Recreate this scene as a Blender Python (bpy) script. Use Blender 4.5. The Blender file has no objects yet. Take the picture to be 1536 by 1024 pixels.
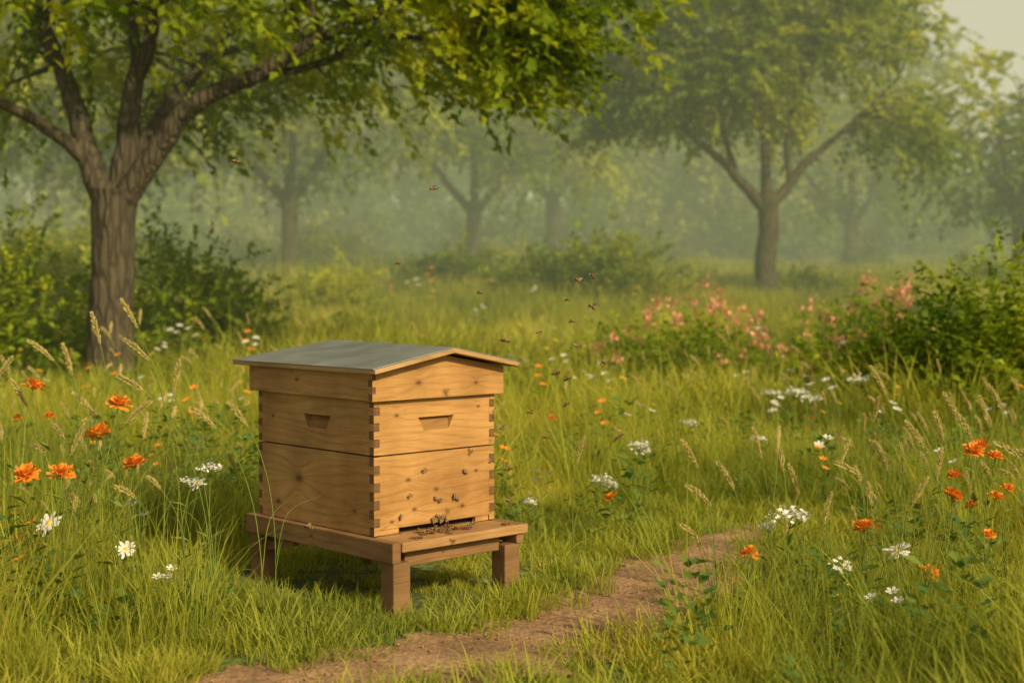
import bpy, math, random
import numpy as np
from mathutils import Vector, Matrix
random.seed(7)
rng=np.random.default_rng(11)
sc=bpy.context.scene
ROOT=sc.collection

# ---------------------------------------------------------------- terrain
def zf(x,y):
    x=np.asarray(x,dtype=float); y=np.asarray(y,dtype=float)
    t=np.clip(y-5,0,None); ta=np.minimum(t,20)
    z=.045*ta**2/(ta+2)+.027*np.clip(np.minimum(t,120)-20,0,None)
    a=np.clip((y-5.5)/6,0,1)
    z=z+a*(.05*np.sin(x*.9+y*.35)+.04*np.sin(x*.37-y*.6+1.3))
    z=z+.012*np.sin(x*5.1+1)*np.sin(y*4.3)
    return z
PATH=np.array([(-2.0,2.6),(-1.3,3.0),(-.72,3.34),(-.38,3.56),(-.08,3.82),(.18,4.1),(.42,4.5),(.62,4.95),(.80,5.35),(.98,5.8)])
def catmull(P,n=8):
    P=np.asarray(P,float); Q=np.vstack([2*P[0]-P[1],P,2*P[-1]-P[-2]]); out=[]
    for i in range(1,len(Q)-2):
        for k in range(n):
            t=k/n
            out.append(.5*((2*Q[i])+(-Q[i-1]+Q[i+1])*t+(2*Q[i-1]-5*Q[i]+4*Q[i+1]-Q[i+2])*t*t+(-Q[i-1]+3*Q[i]-3*Q[i+1]+Q[i+2])*t**3))
    out.append(P[-1]); return np.array(out)
PC=catmull(PATH,10)
def pathd(x,y):
    p=np.stack([x,y],-1)[:,None,:]
    return np.sqrt(((p-PC[None])**2).sum(-1)).min(1)

# ---------------------------------------------------------------- node helpers
def newmat(name):
    m=bpy.data.materials.new(name); m.use_nodes=True
    nt=m.node_tree; b=nt.nodes['Principled BSDF']; return m,nt,b
def N(nt,t,**kw):
    n=nt.nodes.new(t)
    for k,v in kw.items(): setattr(n,k,v)
    return n
def ramp(nt,stops):
    r=nt.nodes.new('ShaderNodeValToRGB'); cr=r.color_ramp
    while len(cr.elements)<len(stops): cr.elements.new(.5)
    for e,(p,c) in zip(cr.elements,stops): e.position=p; e.color=(*c,1) if len(c)==3 else c
    return r
def mixc(nt,f,a,b,mode='MIX'):
    m=nt.nodes.new('ShaderNodeMix'); m.data_type='RGBA'; m.blend_type=mode
    L=nt.links.new
    for s,v in ((m.inputs[0],f),(m.inputs[6],a),(m.inputs[7],b)):
        if isinstance(v,bpy.types.NodeSocket): L(v,s)
        elif isinstance(v,(int,float)): s.default_value=v
        else: s.default_value=(*v,1)
    return m.outputs[2]
def math_(nt,op,a,b=None,c=None,clamp=False):
    m=nt.nodes.new('ShaderNodeMath'); m.operation=op; m.use_clamp=clamp
    for s,v in zip(m.inputs,(a,b,c)):
        if v is None: continue
        if isinstance(v,bpy.types.NodeSocket): nt.links.new(v,s)
        else: s.default_value=v
    return m.outputs[0]
def foliage_mat(name,stops,noise=1.0,nscale=.35,trans=.4,tip=None,tcol=(1.5,1.35,.5)):
    m,nt,b=newmat(name); L=nt.links.new; nt.nodes.remove(b)
    at=N(nt,'ShaderNodeAttribute',attribute_name='var')
    geo=N(nt,'ShaderNodeNewGeometry')
    no=N(nt,'ShaderNodeTexNoise'); no.inputs['Scale'].default_value=nscale; no.inputs['Detail'].default_value=1
    L(geo.outputs['Position'],no.inputs['Vector'])
    f=math_(nt,'MULTIPLY',math_(nt,'SUBTRACT',no.outputs['Fac'],.5),1.9*noise)
    v=math_(nt,'MULTIPLY_ADD',at.outputs['Fac'],.6,.2)
    v=math_(nt,'ADD',v,f,clamp=True)
    r=ramp(nt,stops); L(v,r.inputs[0]); col=r.outputs[0]
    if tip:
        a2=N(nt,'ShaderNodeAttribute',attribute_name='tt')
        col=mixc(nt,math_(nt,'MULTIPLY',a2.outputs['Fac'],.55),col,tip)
    df=N(nt,'ShaderNodeBsdfDiffuse'); L(col,df.inputs['Color'])
    tr=N(nt,'ShaderNodeBsdfTranslucent'); L(mixc(nt,1.0,col,tcol,'MULTIPLY'),tr.inputs['Color'])
    mx=N(nt,'ShaderNodeMixShader'); mx.inputs[0].default_value=trans
    L(df.outputs[0],mx.inputs[1]); L(tr.outputs[0],mx.inputs[2])
    L(mx.outputs[0],nt.nodes['Material Output'].inputs['Surface'])
    return m
def simple_mat(name,c1,c2,scale=30,rough=.6,bump=0,trans=0,spec=.3,metal=0):
    m,nt,b=newmat(name); L=nt.links.new
    tc=N(nt,'ShaderNodeTexCoord'); no=N(nt,'ShaderNodeTexNoise'); no.inputs['Scale'].default_value=scale; no.inputs['Detail'].default_value=3
    L(tc.outputs['Object'],no.inputs['Vector'])
    r=ramp(nt,[(.3,c1),(.7,c2)]); L(no.outputs['Fac'],r.inputs[0]); L(r.outputs[0],b.inputs['Base Color'])
    b.inputs['Roughness'].default_value=rough; b.inputs['Specular IOR Level'].default_value=spec; b.inputs['Metallic'].default_value=metal
    if bump:
        bp=N(nt,'ShaderNodeBump'); bp.inputs['Strength'].default_value=bump; bp.inputs['Distance'].default_value=.01
        L(no.outputs['Fac'],bp.inputs['Height']); L(bp.outputs[0],b.inputs['Normal'])
    if trans:
        tr=N(nt,'ShaderNodeBsdfTranslucent'); L(r.outputs[0],tr.inputs['Color'])
        mx=N(nt,'ShaderNodeMixShader'); mx.inputs[0].default_value=trans
        L(b.outputs[0],mx.inputs[1]); L(tr.outputs[0],mx.inputs[2]); L(mx.outputs[0],nt.nodes['Material Output'].inputs['Surface'])
    return m

# ---------------------------------------------------------------- mesh helpers
def fast_mesh(name,V,F,mat=None,fvar=None,pt=None,smooth=False):
    V=np.asarray(V,np.float32).reshape(-1,3); F=np.asarray(F,np.int32); m,k=F.shape
    me=bpy.data.meshes.new(name); me.vertices.add(len(V)); me.vertices.foreach_set('co',V.ravel())
    me.loops.add(m*k); me.loops.foreach_set('vertex_index',F.ravel())
    me.polygons.add(m); me.polygons.foreach_set('loop_start',np.arange(0,m*k,k,dtype=np.int32))
    me.update(calc_edges=True)
    if fvar is not None:
        a=me.attributes.new('var','FLOAT','FACE'); a.data.foreach_set('value',np.asarray(fvar,np.float32))
    if pt is not None:
        a=me.attributes.new('tt','FLOAT','POINT'); a.data.foreach_set('value',np.asarray(pt,np.float32))
    if mat: me.materials.append(mat)
    if smooth: me.polygons.foreach_set('use_smooth',np.ones(m,bool))
    return me
def obj(name,me,parent=None,loc=None,coll=None):
    o=bpy.data.objects.new(name,me); (coll or ROOT).objects.link(o)
    if parent: o.parent=parent
    if loc is not None: o.location=loc
    return o
def empty(name,loc=(0,0,0)):
    o=bpy.data.objects.new(name,None); o.empty_display_size=.2; ROOT.objects.link(o); o.location=loc; return o
class MB:
    def __init__(s): s.v=[]; s.f=[]; s.m=[]
    def add(s,V,F,mi=0):
        o=len(s.v); s.v.extend([tuple(map(float,p)) for p in V]); s.f.extend([tuple(int(i)+o for i in f) for f in F]); s.m.extend([mi]*len(F))
    def mesh(s,name,mats,smooth=True):
        me=bpy.data.meshes.new(name); me.from_pydata(s.v,[],s.f)
        for m in mats: me.materials.append(m)
        me.polygons.foreach_set('material_index',np.array(s.m,np.int32))
        if smooth: me.polygons.foreach_set('use_smooth',np.ones(len(s.f),bool))
        me.update(); return me
def tube(P,R,sides=8):
    P=np.asarray(P,float); n=len(P)
    T=np.gradient(P,axis=0); T/=np.linalg.norm(T,axis=1)[:,None]+1e-9
    ref=np.array([1.,.13,0]) if abs(T[0][2])>.7 else np.array([0,.1,1.])
    V=[]
    for i in range(n):
        a=np.cross(T[i],ref); a/=np.linalg.norm(a)+1e-9; b=np.cross(T[i],a)
        for k in range(sides):
            th=2*math.pi*k/sides; V.append(P[i]+R[i]*(math.cos(th)*a+math.sin(th)*b))
    F=[]
    for i in range(n-1):
        for k in range(sides):
            k2=(k+1)%sides; F.append((i*sides+k,i*sides+k2,(i+1)*sides+k2,(i+1)*sides+k))
    return V,F
def leaves(P,D,Nn,S,w=.3):
    D=D/np.linalg.norm(D,axis=1)[:,None]; X=np.cross(D,Nn); X/=np.linalg.norm(X,axis=1)[:,None]+1e-9; U=np.cross(X,D)
    S=S[:,None]
    V=np.stack([P,P+D*S*.42+X*S*w+U*S*.09,P+D*S-U*S*.06,P+D*S*.42-X*S*w+U*S*.09],1)
    n=len(P); b=np.arange(n)[:,None]*4
    F=np.concatenate([b+np.array([0,1,2]),b+np.array([0,2,3])],1).reshape(-1,3)
    return V.reshape(-1,3),F
def sprays(C,D,L,nl,ls,droop=.3,rg=rng):
    n=len(C); D=D/np.linalg.norm(D,axis=1)[:,None]
    t=np.linspace(.08,1,nl)[None,:,None]
    P=C[:,None]+D[:,None]*L[:,None,None]*t+np.array([0,0,-1.])*droop*L[:,None,None]*t**2
    side=np.cross(D,np.array([0,0,1.]))+rg.normal(0,.25,(n,3)); side/=np.linalg.norm(side,axis=1)[:,None]
    sg=np.where(np.arange(nl)%2==0,1,-1)[None,:,None]
    LD=D[:,None]*.75+side[:,None]*sg*.8+rg.normal(0,.28,(n,nl,3))+np.array([0,0,-.25])
    NN=np.array([0,0,1.])+rg.normal(0,.45,(n,nl,3))
    S=ls*rg.uniform(.6,1.25,(n,nl))
    V,F=leaves(P.reshape(-1,3),LD.reshape(-1,3),NN.reshape(-1,3),S.ravel())
    var=np.clip(rg.uniform(.1,.9,(n,1))*.6+rg.random((n,nl))*.4,0,1).ravel()
    return V,F,np.repeat(var,2)

# ---------------------------------------------------------------- materials
LEAF_NEAR=foliage_mat('leaf_near',[(0,(.06,.115,.014)),(.35,(.16,.24,.02)),(.7,(.34,.40,.03)),(1,(.48,.49,.045))],noise=.5,nscale=.7,trans=.54,tcol=(1.6,1.4,.45))
LEAF_MID=foliage_mat('leaf_mid',[(0,(.06,.11,.02)),(.45,(.18,.25,.033)),(1,(.48,.50,.06))],noise=.75,nscale=.35,trans=.5)
LEAF_FAR=foliage_mat('leaf_far',[(0,(.08,.13,.035)),(.5,(.20,.26,.055)),(1,(.42,.44,.085))],noise=.95,nscale=.15,trans=.42,tcol=(1.4,1.3,.7))
LEAF_BUSH=foliage_mat('leaf_bush',[(0,(.06,.12,.016)),(.5,(.20,.29,.028)),(1,(.48,.50,.048))],noise=.6,nscale=.9,trans=.48)
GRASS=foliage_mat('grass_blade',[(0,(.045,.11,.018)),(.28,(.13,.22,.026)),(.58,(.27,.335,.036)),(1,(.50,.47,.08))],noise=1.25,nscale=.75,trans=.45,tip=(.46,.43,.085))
WEED=foliage_mat('weed_leaf',[(0,(.06,.13,.035)),(.5,(.12,.20,.045)),(1,(.22,.29,.055))],noise=.5,nscale=2,trans=.4)
STEM=simple_mat('flower_stem',(.14,.21,.03),(.22,.28,.05),12,trans=.3)
STRAW=simple_mat('seed_straw',(.50,.43,.15),(.66,.56,.23),60,trans=.38)
ORANGE=simple_mat('orange_petal',(.80,.26,.02),(.90,.38,.045),40,trans=.35)
ORANGE_C=simple_mat('orange_centre',(.5,.16,.012),(.75,.36,.03),200)
WHITE=simple_mat('white_petal',(.72,.72,.62),(.82,.82,.76),40,trans=.25)
YELLOW=simple_mat('yellow_centre',(.6,.36,.02),(.75,.5,.04),200,bump=.5)
PINK=simple_mat('pink_petal',(.78,.33,.20),(.84,.50,.32),20,trans=.4)
def bark(name,c1,c2):
    m,nt,b=newmat(name); L=nt.links.new
    tc=N(nt,'ShaderNodeTexCoord'); mp=N(nt,'ShaderNodeMapping'); mp.inputs['Scale'].default_value=(9,9,1.6)
    L(tc.outputs['Object'],mp.inputs[0])
    n1=N(nt,'ShaderNodeTexNoise'); n1.inputs['Scale'].default_value=3; n1.inputs['Detail'].default_value=6; n1.inputs['Distortion'].default_value=.6
    vo=N(nt,'ShaderNodeTexVoronoi'); vo.feature='DISTANCE_TO_EDGE'; vo.inputs['Scale'].default_value=2.2
    L(mp.outputs[0],n1.inputs['Vector']); L(mp.outputs[0],vo.inputs['Vector'])
    h=math_(nt,'MULTIPLY_ADD',math_(nt,'MINIMUM',vo.outputs['Distance'],.25),2.0,n1.outputs['Fac'])
    r=ramp(nt,[(.35,c1),(.95,c2)]); L(h,r.inputs[0]); L(r.outputs[0],b.inputs['Base Color'])
    b.inputs['Roughness'].default_value=.9
    bp=N(nt,'ShaderNodeBump'); bp.inputs['Strength'].default_value=.9; bp.inputs['Distance'].default_value=.03
    L(h,bp.inputs['Height']); L(bp.outputs[0],b.inputs['Normal']); return m
BARK=bark('bark',(.02,.016,.009),(.08,.066,.036))

# ground
def ground_mat():
    m,nt,b=newmat('meadow_soil'); L=nt.links.new
    geo=N(nt,'ShaderNodeNewGeometry')
    n1=N(nt,'ShaderNodeTexNoise'); n1.inputs['Scale'].default_value=.7; n1.inputs['Detail'].default_value=6
    n2=N(nt,'ShaderNodeTexNoise'); n2.inputs['Scale'].default_value=25; n2.inputs['Detail'].default_value=6
    L(geo.outputs['Position'],n1.inputs['Vector']); L(geo.outputs['Position'],n2.inputs['Vector'])
    r1=ramp(nt,[(.3,(.07,.11,.022)),(.7,(.19,.22,.04))]); L(n1.outputs['Fac'],r1.inputs[0])
    r2=ramp(nt,[(.3,(.5,.45,.4)),(.7,(1.2,1.2,1.1))]); L(n2.outputs['Fac'],r2.inputs[0])
    L(mixc(nt,1.0,r1.outputs[0],r2.outputs[0],'MULTIPLY'),b.inputs['Base Color']); b.inputs['Roughness'].default_value=1
    bp=N(nt,'ShaderNodeBump'); bp.inputs['Distance'].default_value=.03; L(n2.outputs['Fac'],bp.inputs['Height']); L(bp.outputs[0],b.inputs['Normal'])
    return m
def grid_mesh(name,xs,ys,zfun,mat):
    X,Y=np.meshgrid(xs,ys); Z=zfun(X,Y); nx,ny=len(xs),len(ys)
    V=np.stack([X,Y,Z],-1).reshape(-1,3); i=np.arange(nx-1)[None,:]+np.arange(ny-1)[:,None]*nx
    F=np.stack([i,i+1,i+1+nx,i+nx],-1).reshape(-1,4)
    return fast_mesh(name,V,F,mat,smooth=True)
xs=np.concatenate([[-300,-150,-90],np.linspace(-60,-5,40),np.linspace(-4.8,4.8,97),np.linspace(5,60,40),[90,150,300]])
ys=np.concatenate([[-60,-20,-8],np.linspace(-3,2,11),np.linspace(2.1,9,120),np.linspace(9.3,40,90),np.linspace(42,130,40),[200,400,800]])
obj('ground',grid_mesh('ground',xs,ys,zf,ground_mat()))
# path
def dirt_mat():
    m,nt,b=newmat('dirt'); L=nt.links.new
    geo=N(nt,'ShaderNodeNewGeometry')
    n1=N(nt,'ShaderNodeTexNoise'); n1.inputs['Scale'].default_value=5; n1.inputs['Detail'].default_value=8
    n2=N(nt,'ShaderNodeTexNoise'); n2.inputs['Scale'].default_value=60; n2.inputs['Detail'].default_value=5
    for n in (n1,n2): L(geo.outputs['Position'],n.inputs['Vector'])
    r=ramp(nt,[(.3,(.20,.11,.048)),(.55,(.32,.19,.088)),(.75,(.42,.26,.13))]); L(n1.outputs['Fac'],r.inputs[0])
    r2=ramp(nt,[(.35,(.6,.6,.6)),(.65,(1.1,1.1,1.1))]); L(n2.outputs['Fac'],r2.inputs[0])
    L(mixc(nt,1.0,r.outputs[0],r2.outputs[0],'MULTIPLY'),b.inputs['Base Color']); b.inputs['Roughness'].default_value=1
    h=math_(nt,'MULTIPLY_ADD',n2.outputs['Fac'],.4,n1.outputs['Fac'])
    bp=N(nt,'ShaderNodeBump'); bp.inputs['Distance'].default_value=.025; bp.inputs['Strength'].default_value=.8; L(h,bp.inputs['Height']); L(bp.outputs[0],b.inputs['Normal'])
    return m
DIRT=dirt_mat()
Pc=catmull(PATH,14); T=np.gradient(Pc,axis=0); T/=np.linalg.norm(T,axis=1)[:,None]; Nn=np.stack([-T[:,1],T[:,0]],1)
V=[];nc=9
for i,(p,n) in enumerate(zip(Pc,Nn)):
    tp_=min(1,(len(Pc)-1-i)/25+.15)
    wl=(.27+.04*math.sin(i*.7)+.025*math.sin(i*1.9))*tp_; wr=(.27+.04*math.sin(i*.55+2)+.025*math.sin(i*2.3))*tp_
    for k in range(nc):
        s=k/(nc-1)*2-1; q=p+n*(s*(wl if s<0 else wr))
        V.append((q[0],q[1],float(zf(q[0],q[1]))+.006+.010*(abs(s)<.99)*(.5+.5*math.sin(q[0]*23)*math.sin(q[1]*19))))
i=np.arange(nc-1)[None,:]+np.arange(len(Pc)-1)[:,None]*nc
obj('dirt_path',fast_mesh('dirt_path',V,np.stack([i,i+1,i+1+nc,i+nc],-1).reshape(-1,4)[:,::-1],DIRT,smooth=True))

# ---------------------------------------------------------------- instancing
def scatter(name,P,R,S,I,coll):
    me=bpy.data.meshes.new(name); P=np.asarray(P,np.float32); me.vertices.add(len(P)); me.vertices.foreach_set('co',P.ravel())
    a=me.attributes.new('rot','FLOAT_VECTOR','POINT'); a.data.foreach_set('vector',np.asarray(R,np.float32).ravel())
    a=me.attributes.new('scl','FLOAT','POINT'); a.data.foreach_set('value',np.asarray(S,np.float32))
    a=me.attributes.new('idx','INT','POINT'); a.data.foreach_set('value',np.asarray(I,np.int32))
    me.update(); o=obj(name,me)
    ng=bpy.data.node_groups.new(name+'_scatter','GeometryNodeTree')
    ng.interface.new_socket('Geometry',in_out='INPUT',socket_type='NodeSocketGeometry'); ng.interface.new_socket('Geometry',in_out='OUTPUT',socket_type='NodeSocketGeometry')
    gi=ng.nodes.new('NodeGroupInput'); go=ng.nodes.new('NodeGroupOutput'); ci=ng.nodes.new('GeometryNodeCollectionInfo')
    ci.inputs['Collection'].default_value=coll; ci.inputs['Separate Children'].default_value=True; ci.inputs['Reset Children'].default_value=True
    ip=ng.nodes.new('GeometryNodeInstanceOnPoints'); ip.inputs['Pick Instance'].default_value=True
    def na(n,t):
        x=ng.nodes.new('GeometryNodeInputNamedAttribute'); x.data_type=t; x.inputs['Name'].default_value=n
        return [s for s in x.outputs if s.enabled and s.name=='Attribute'][0]
    L=ng.links.new
    L(gi.outputs[0],ip.inputs['Points']); L(ci.outputs[0],ip.inputs['Instance']); L(na('idx','INT'),ip.inputs['Instance Index'])
    L(na('rot','FLOAT_VECTOR'),ip.inputs['Rotation']); L(na('scl','FLOAT'),ip.inputs['Scale']); L(ip.outputs[0],go.inputs[0])
    md=o.modifiers.new('scatter','NODES'); md.node_group=ng
    return o
def tuft(name,n,rad,h0,h1,w,bend,seed):
    g=np.random.default_rng(seed)
    r=rad*np.sqrt(g.random(n)); a=g.uniform(0,2*math.pi,n); B=np.stack([r*np.cos(a),r*np.sin(a),-.02*np.ones(n)],1)
    az=a+g.normal(0,.9,n); D=np.stack([np.cos(az),np.sin(az),0*az],1); h=g.uniform(h0,h1,n); bd=bend*g.uniform(.3,1.5,n)
    sa=az+math.pi/2+g.normal(0,.5,n); S=np.stack([np.cos(sa),np.sin(sa),0*sa],1); W=w*g.uniform(.6,1.3,n)
    ts=[0,.4,.75,1]; ws=[.85,1,.55,0]; V=[]
    for t,wt in zip(ts,ws):
        c=B+np.array([0,0,1.])*(h*(t-.35*bd*t*t))[:,None]+D*(h*(bd*t*t+.08*t))[:,None]
        if wt>0: V+= [c-S*(W*wt/2)[:,None],c+S*(W*wt/2)[:,None]]
        else: V.append(c)
    V=np.stack(V,1); k=V.shape[1]; b=np.arange(n)[:,None]*k
    tri=[]
    for i in range(2): tri+=[(2*i,2*i+1,2*i+3),(2*i,2*i+3,2*i+2)]
    tri.append((4,5,6)); F=np.concatenate([b+np.array(t) for t in tri],1).reshape(-1,3)
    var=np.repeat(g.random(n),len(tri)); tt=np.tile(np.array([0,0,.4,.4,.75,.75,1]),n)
    return fast_mesh(name,V.reshape(-1,3),F,GRASS,var,tt)
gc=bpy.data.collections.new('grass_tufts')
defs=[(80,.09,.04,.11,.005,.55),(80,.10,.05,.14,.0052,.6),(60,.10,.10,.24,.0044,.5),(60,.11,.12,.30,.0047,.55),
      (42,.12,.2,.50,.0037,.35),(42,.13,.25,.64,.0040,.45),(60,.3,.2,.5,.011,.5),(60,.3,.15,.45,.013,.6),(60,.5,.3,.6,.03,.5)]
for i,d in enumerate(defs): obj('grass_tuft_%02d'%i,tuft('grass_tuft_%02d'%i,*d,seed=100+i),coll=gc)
def noise2(x,y,s,ph=0):
    return .5+.25*(np.sin(x*s+1.7*np.sin(y*s*.7+ph)+ph)+np.sin(y*s*1.3+1.3*np.sin(x*s*.9+2*ph)))
P=[];S=[];I=[]
def zone(y0,y1,dens,spread=.39,pad=.7):
    A=(y1-y0)*((y0+y1)*spread+2*pad); n=int(A*dens)
    y=rng.uniform(y0,y1,int(n*1.3)); x=rng.uniform(-1,1,len(y))*(y1*spread+pad); k=np.abs(x)<y*spread+pad
    return x[k],y[k]
def hive_local(x,y):
    dx=x+.424; dy=y-4.35; return dx*.729+dy*.685, -dx*.685+dy*.729
def hdist(x,y):
    u,v=hive_local(x,y); return np.maximum(np.maximum(-u,u-.5),np.maximum(-v-.1,v-.65))
def put(x,y,idx,s):
    P.append(np.stack([x,y,zf(x,y)],1)); S.append(s); I.append(idx)
x,y=zone(2.8,9,105); d=pathd(x,y); hd=hdist(x,y)
far=np.clip((y-4.9)/1.2,0,1)
keep=(d>(.20+.07*np.sin(x*9)*np.sin(y*11))*(1-.6*far))|(rng.random(len(x))<.04+.3*far); x,y,hd=x[keep],y[keep],hd[keep]
put(x,y,rng.integers(0,2,len(x)),rng.uniform(.7,1.2,len(x))*np.clip(.5+hd*2.2,.45,1))
x,y=zone(2.8,9,70); d=pathd(x,y); hd=hdist(x,y)
nn=noise2(x,y,2.1,.4)
keep=(d>.31)&(hd>.26+.2*rng.random(len(x)))&(rng.random(len(x))<.3+1.0*nn)
x,y,d,hd,nn=x[keep],y[keep],d[keep],hd[keep],nn[keep]
put(x,y,rng.integers(2,4,len(x)),rng.uniform(.5,1.0,len(x))*np.clip(.32+.7*(np.minimum(d-.2,hd-.1)),.35,1.1)*(.7+.6*nn))
x,y=zone(3.0,9,60); d=pathd(x,y); hd=hdist(x,y)
side=np.clip((np.abs(x+.1)-.5)/.5,0,1)+(y>5.8)*.6
keep=(d>.42)&(hd>.48)&(rng.random(len(x))<side)&(noise2(x,y,1.7,2)>.36); x,y=x[keep],y[keep]
put(x,y,rng.integers(4,6,len(x)),rng.uniform(.4,1.0,len(x))*(.65+.6*noise2(x,y,3.1,1)))
x,y=zone(8.5,26,15,pad=1.5); put(x,y,rng.integers(6,8,len(x)),rng.uniform(.6,1.15,len(x))*(.55+.8*noise2(x,y,.8,1)))
x,y=zone(25,75,2.6,pad=2); put(x,y,np.full(len(x),8),rng.uniform(.7,1.3,len(x))*(.6+.7*noise2(x,y,.4,1)))
P=np.concatenate(P);S=np.concatenate(S);I=np.concatenate(I)
R=np.stack([rng.normal(0,.1,len(P)),rng.normal(0,.1,len(P)),rng.uniform(0,6.28,len(P))],1)
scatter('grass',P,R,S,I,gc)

wc=bpy.data.collections.new('weed_plants')
for i in range(3):
    g=np.random.default_rng(300+i); n=[34,44,30][i]
    a=g.uniform(0,6.28,n); el=g.uniform(.2,1.1,n); rr=g.uniform(.01,.08,n)
    C=np.stack([np.cos(a)*rr,np.sin(a)*rr,g.uniform(.02,[.14,.22,.08][i],n)],1)
    D=np.stack([np.cos(a)*np.cos(el),np.sin(a)*np.cos(el),np.sin(el)*.6],1)
    V,F=leaves(C,D,np.array([0,0,1.])+g.normal(0,.3,(n,3)),g.uniform(.022,.048,n),w=.34)
    obj('weed_%02d'%i,fast_mesh('weed_%02d'%i,V,F,WEED,np.repeat(g.random(n),2)),coll=wc)
x,y=zone(3.2,8,15); d=pathd(x,y); hd=hdist(x,y)
k=(d>.36)&(hd>.3)&(rng.random(len(x))<np.clip(np.abs(x+.1),.12,1)); x,y=x[k],y[k]
scatter('meadow_weeds',np.stack([x,y,zf(x,y)+.03],1),np.stack([x*0,x*0,rng.uniform(0,6.28,len(x))],1),rng.uniform(.7,1.4,len(x)),rng.integers(0,3,len(x)),wc)

# ---------------------------------------------------------------- trees
def make_tree(name,loc,limbs,ells,ncl,nsp,clr,ls,nl,seed,leafmat,L=(.3,.6),droop=.35,coll=None,sides=8,shell=.45,single=False):
    g=np.random.default_rng(seed); mb=MB(); nodes=[]
    for Pl,r0,r1,s in limbs:
        C=catmull(Pl,6); n=len(C); C=C+g.normal(0,.006,C.shape); tt=np.linspace(0,1,n)
        R=r0+(r1-r0)*tt**.8
        if s=='trunk': R=R+r0*.45*np.exp(-tt*9)+r0*.12*np.exp(-((tt-1)/.15)**2)
        V,F=tube(C,R,14 if s=='trunk' else sides); mb.add(V,F)
        if s!='trunk': nodes+= [(c,r) for c,r in zip(C[n//4:],R[n//4:])]
    NP=np.array([c for c,r in nodes]); NR=np.array([r for c,r in nodes])
    CC=[];w=np.array([e[3]*e[4]*e[5]*(e[6] if len(e)>6 else 1) for e in ells]); w/=w.sum()
    ctr=np.array(ells[0][:3])
    for k in range(ncl):
        e=ells[g.choice(len(ells),p=w)]
        v=g.normal(0,1,3); v/=np.linalg.norm(v); v*=g.random()**shell
        c=np.array(e[:3])+v*np.array(e[3:6])
        CC.append(c)
        dd=np.linalg.norm(NP-c,axis=1)+.6*np.clip(NP[:,2]-c[2],0,None); j=dd.argmin(); a=NP[j]
        m=(a+c)/2+g.normal(0,.08,3)*np.linalg.norm(c-a)+np.array([0,0,.10])*np.linalg.norm(c-a)
        Q=catmull([a,m,c],4); r=min(NR[j]*.6,.012+.012*np.linalg.norm(c-a)); V,F=tube(Q,np.linspace(r,.004,len(Q)),5); mb.add(V,F)
    CC=np.array(CC); C=np.repeat(CC,nsp,0); C=C+g.normal(0,1,C.shape)*clr*np.array([1,1,.6])*g.uniform(.5,1.1,(len(CC),1)).repeat(nsp,0)
    out=C-ctr; out/=np.linalg.norm(out,axis=1)[:,None]+1e-6
    D=out*.8+g.normal(0,.6,C.shape)+np.array([0,0,.05])
    V,F,var=sprays(C,D,g.uniform(L[0],L[1],len(C)),nl,ls,droop,g)
    cv=np.clip(g.normal(0,.22,ncl),-.4,.4).repeat(nsp*nl*2); var=np.clip(var+cv,0,1)
    if single:
        nb=len(mb.v); V2=np.concatenate([np.array(mb.v),V]); tri=[]
        for f in mb.f: tri+=[(f[0],f[1],f[2]),(f[0],f[2],f[3])]
        Fa=np.concatenate([np.array(tri),F+nb]); me=fast_mesh(name,V2,Fa,None,np.concatenate([np.full(len(tri),.5),var]))
        me.materials.append(BARK); me.materials.append(leafmat)
        me.polygons.foreach_set('material_index',np.concatenate([np.zeros(len(tri)),np.ones(len(F))]).astype(np.int32))
        return obj(name,me,coll=coll)
    e=empty(name,loc); obj('trunk_and_limbs',mb.mesh(name+'_wood',[BARK]),parent=e); obj('foliage',fast_mesh(name+'_leaves',V,F,leafmat,var),parent=e)
    return e
zb=float(zf(-3.1,11)); bz=lambda z:z-zb
limbs=[([(0,0,-.2),(-.01,0,bz(.7)),(.02,0,bz(1.2)),(.03,0,bz(1.78))],.175,.16,'trunk'),
 ([(0,0,bz(1.6)),(-.17,.05,bz(1.98)),(-.35,.15,bz(2.55)),(-.53,.2,bz(2.96)),(-.8,.3,bz(3.8))],.12,.04,''),
 ([(-.2,.05,bz(2.0)),(-.52,-.1,bz(2.26)),(-.86,-.2,bz(2.42)),(-1.5,-.4,bz(2.7))],.065,.025,''),
 ([(.05,.05,bz(1.6)),(.12,.1,bz(2.13)),(.2,.0,bz(2.55)),(.35,-.1,bz(2.86)),(.5,-.2,bz(3.7))],.12,.04,''),
 ([(.19,0,bz(2.5)),(.14,.3,bz(2.9)),(.0,.5,bz(3.5)),(0,.8,bz(4.2))],.06,.025,''),
 ([(.08,-.03,bz(1.62)),(.38,-.1,bz(2.02)),(.69,-.2,bz(2.37)),(1.2,-.25,bz(2.60)),(1.62,-.3,bz(2.84)),(2.05,-.3,bz(3.02)),(2.8,-.4,bz(3.4))],.105,.028,''),
 ([(1.1,-.25,bz(2.58)),(1.6,-.1,bz(2.68)),(2.1,-.2,bz(2.86)),(2.8,-.3,bz(2.86)),(3.2,-.4,bz(2.95))],.04,.012,''),
 ([(.05,.1,bz(1.65)),(.2,.6,bz(2.3)),(.5,1.3,bz(3.0)),(.9,1.7,bz(3.8))],.10,.03,'')]
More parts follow.
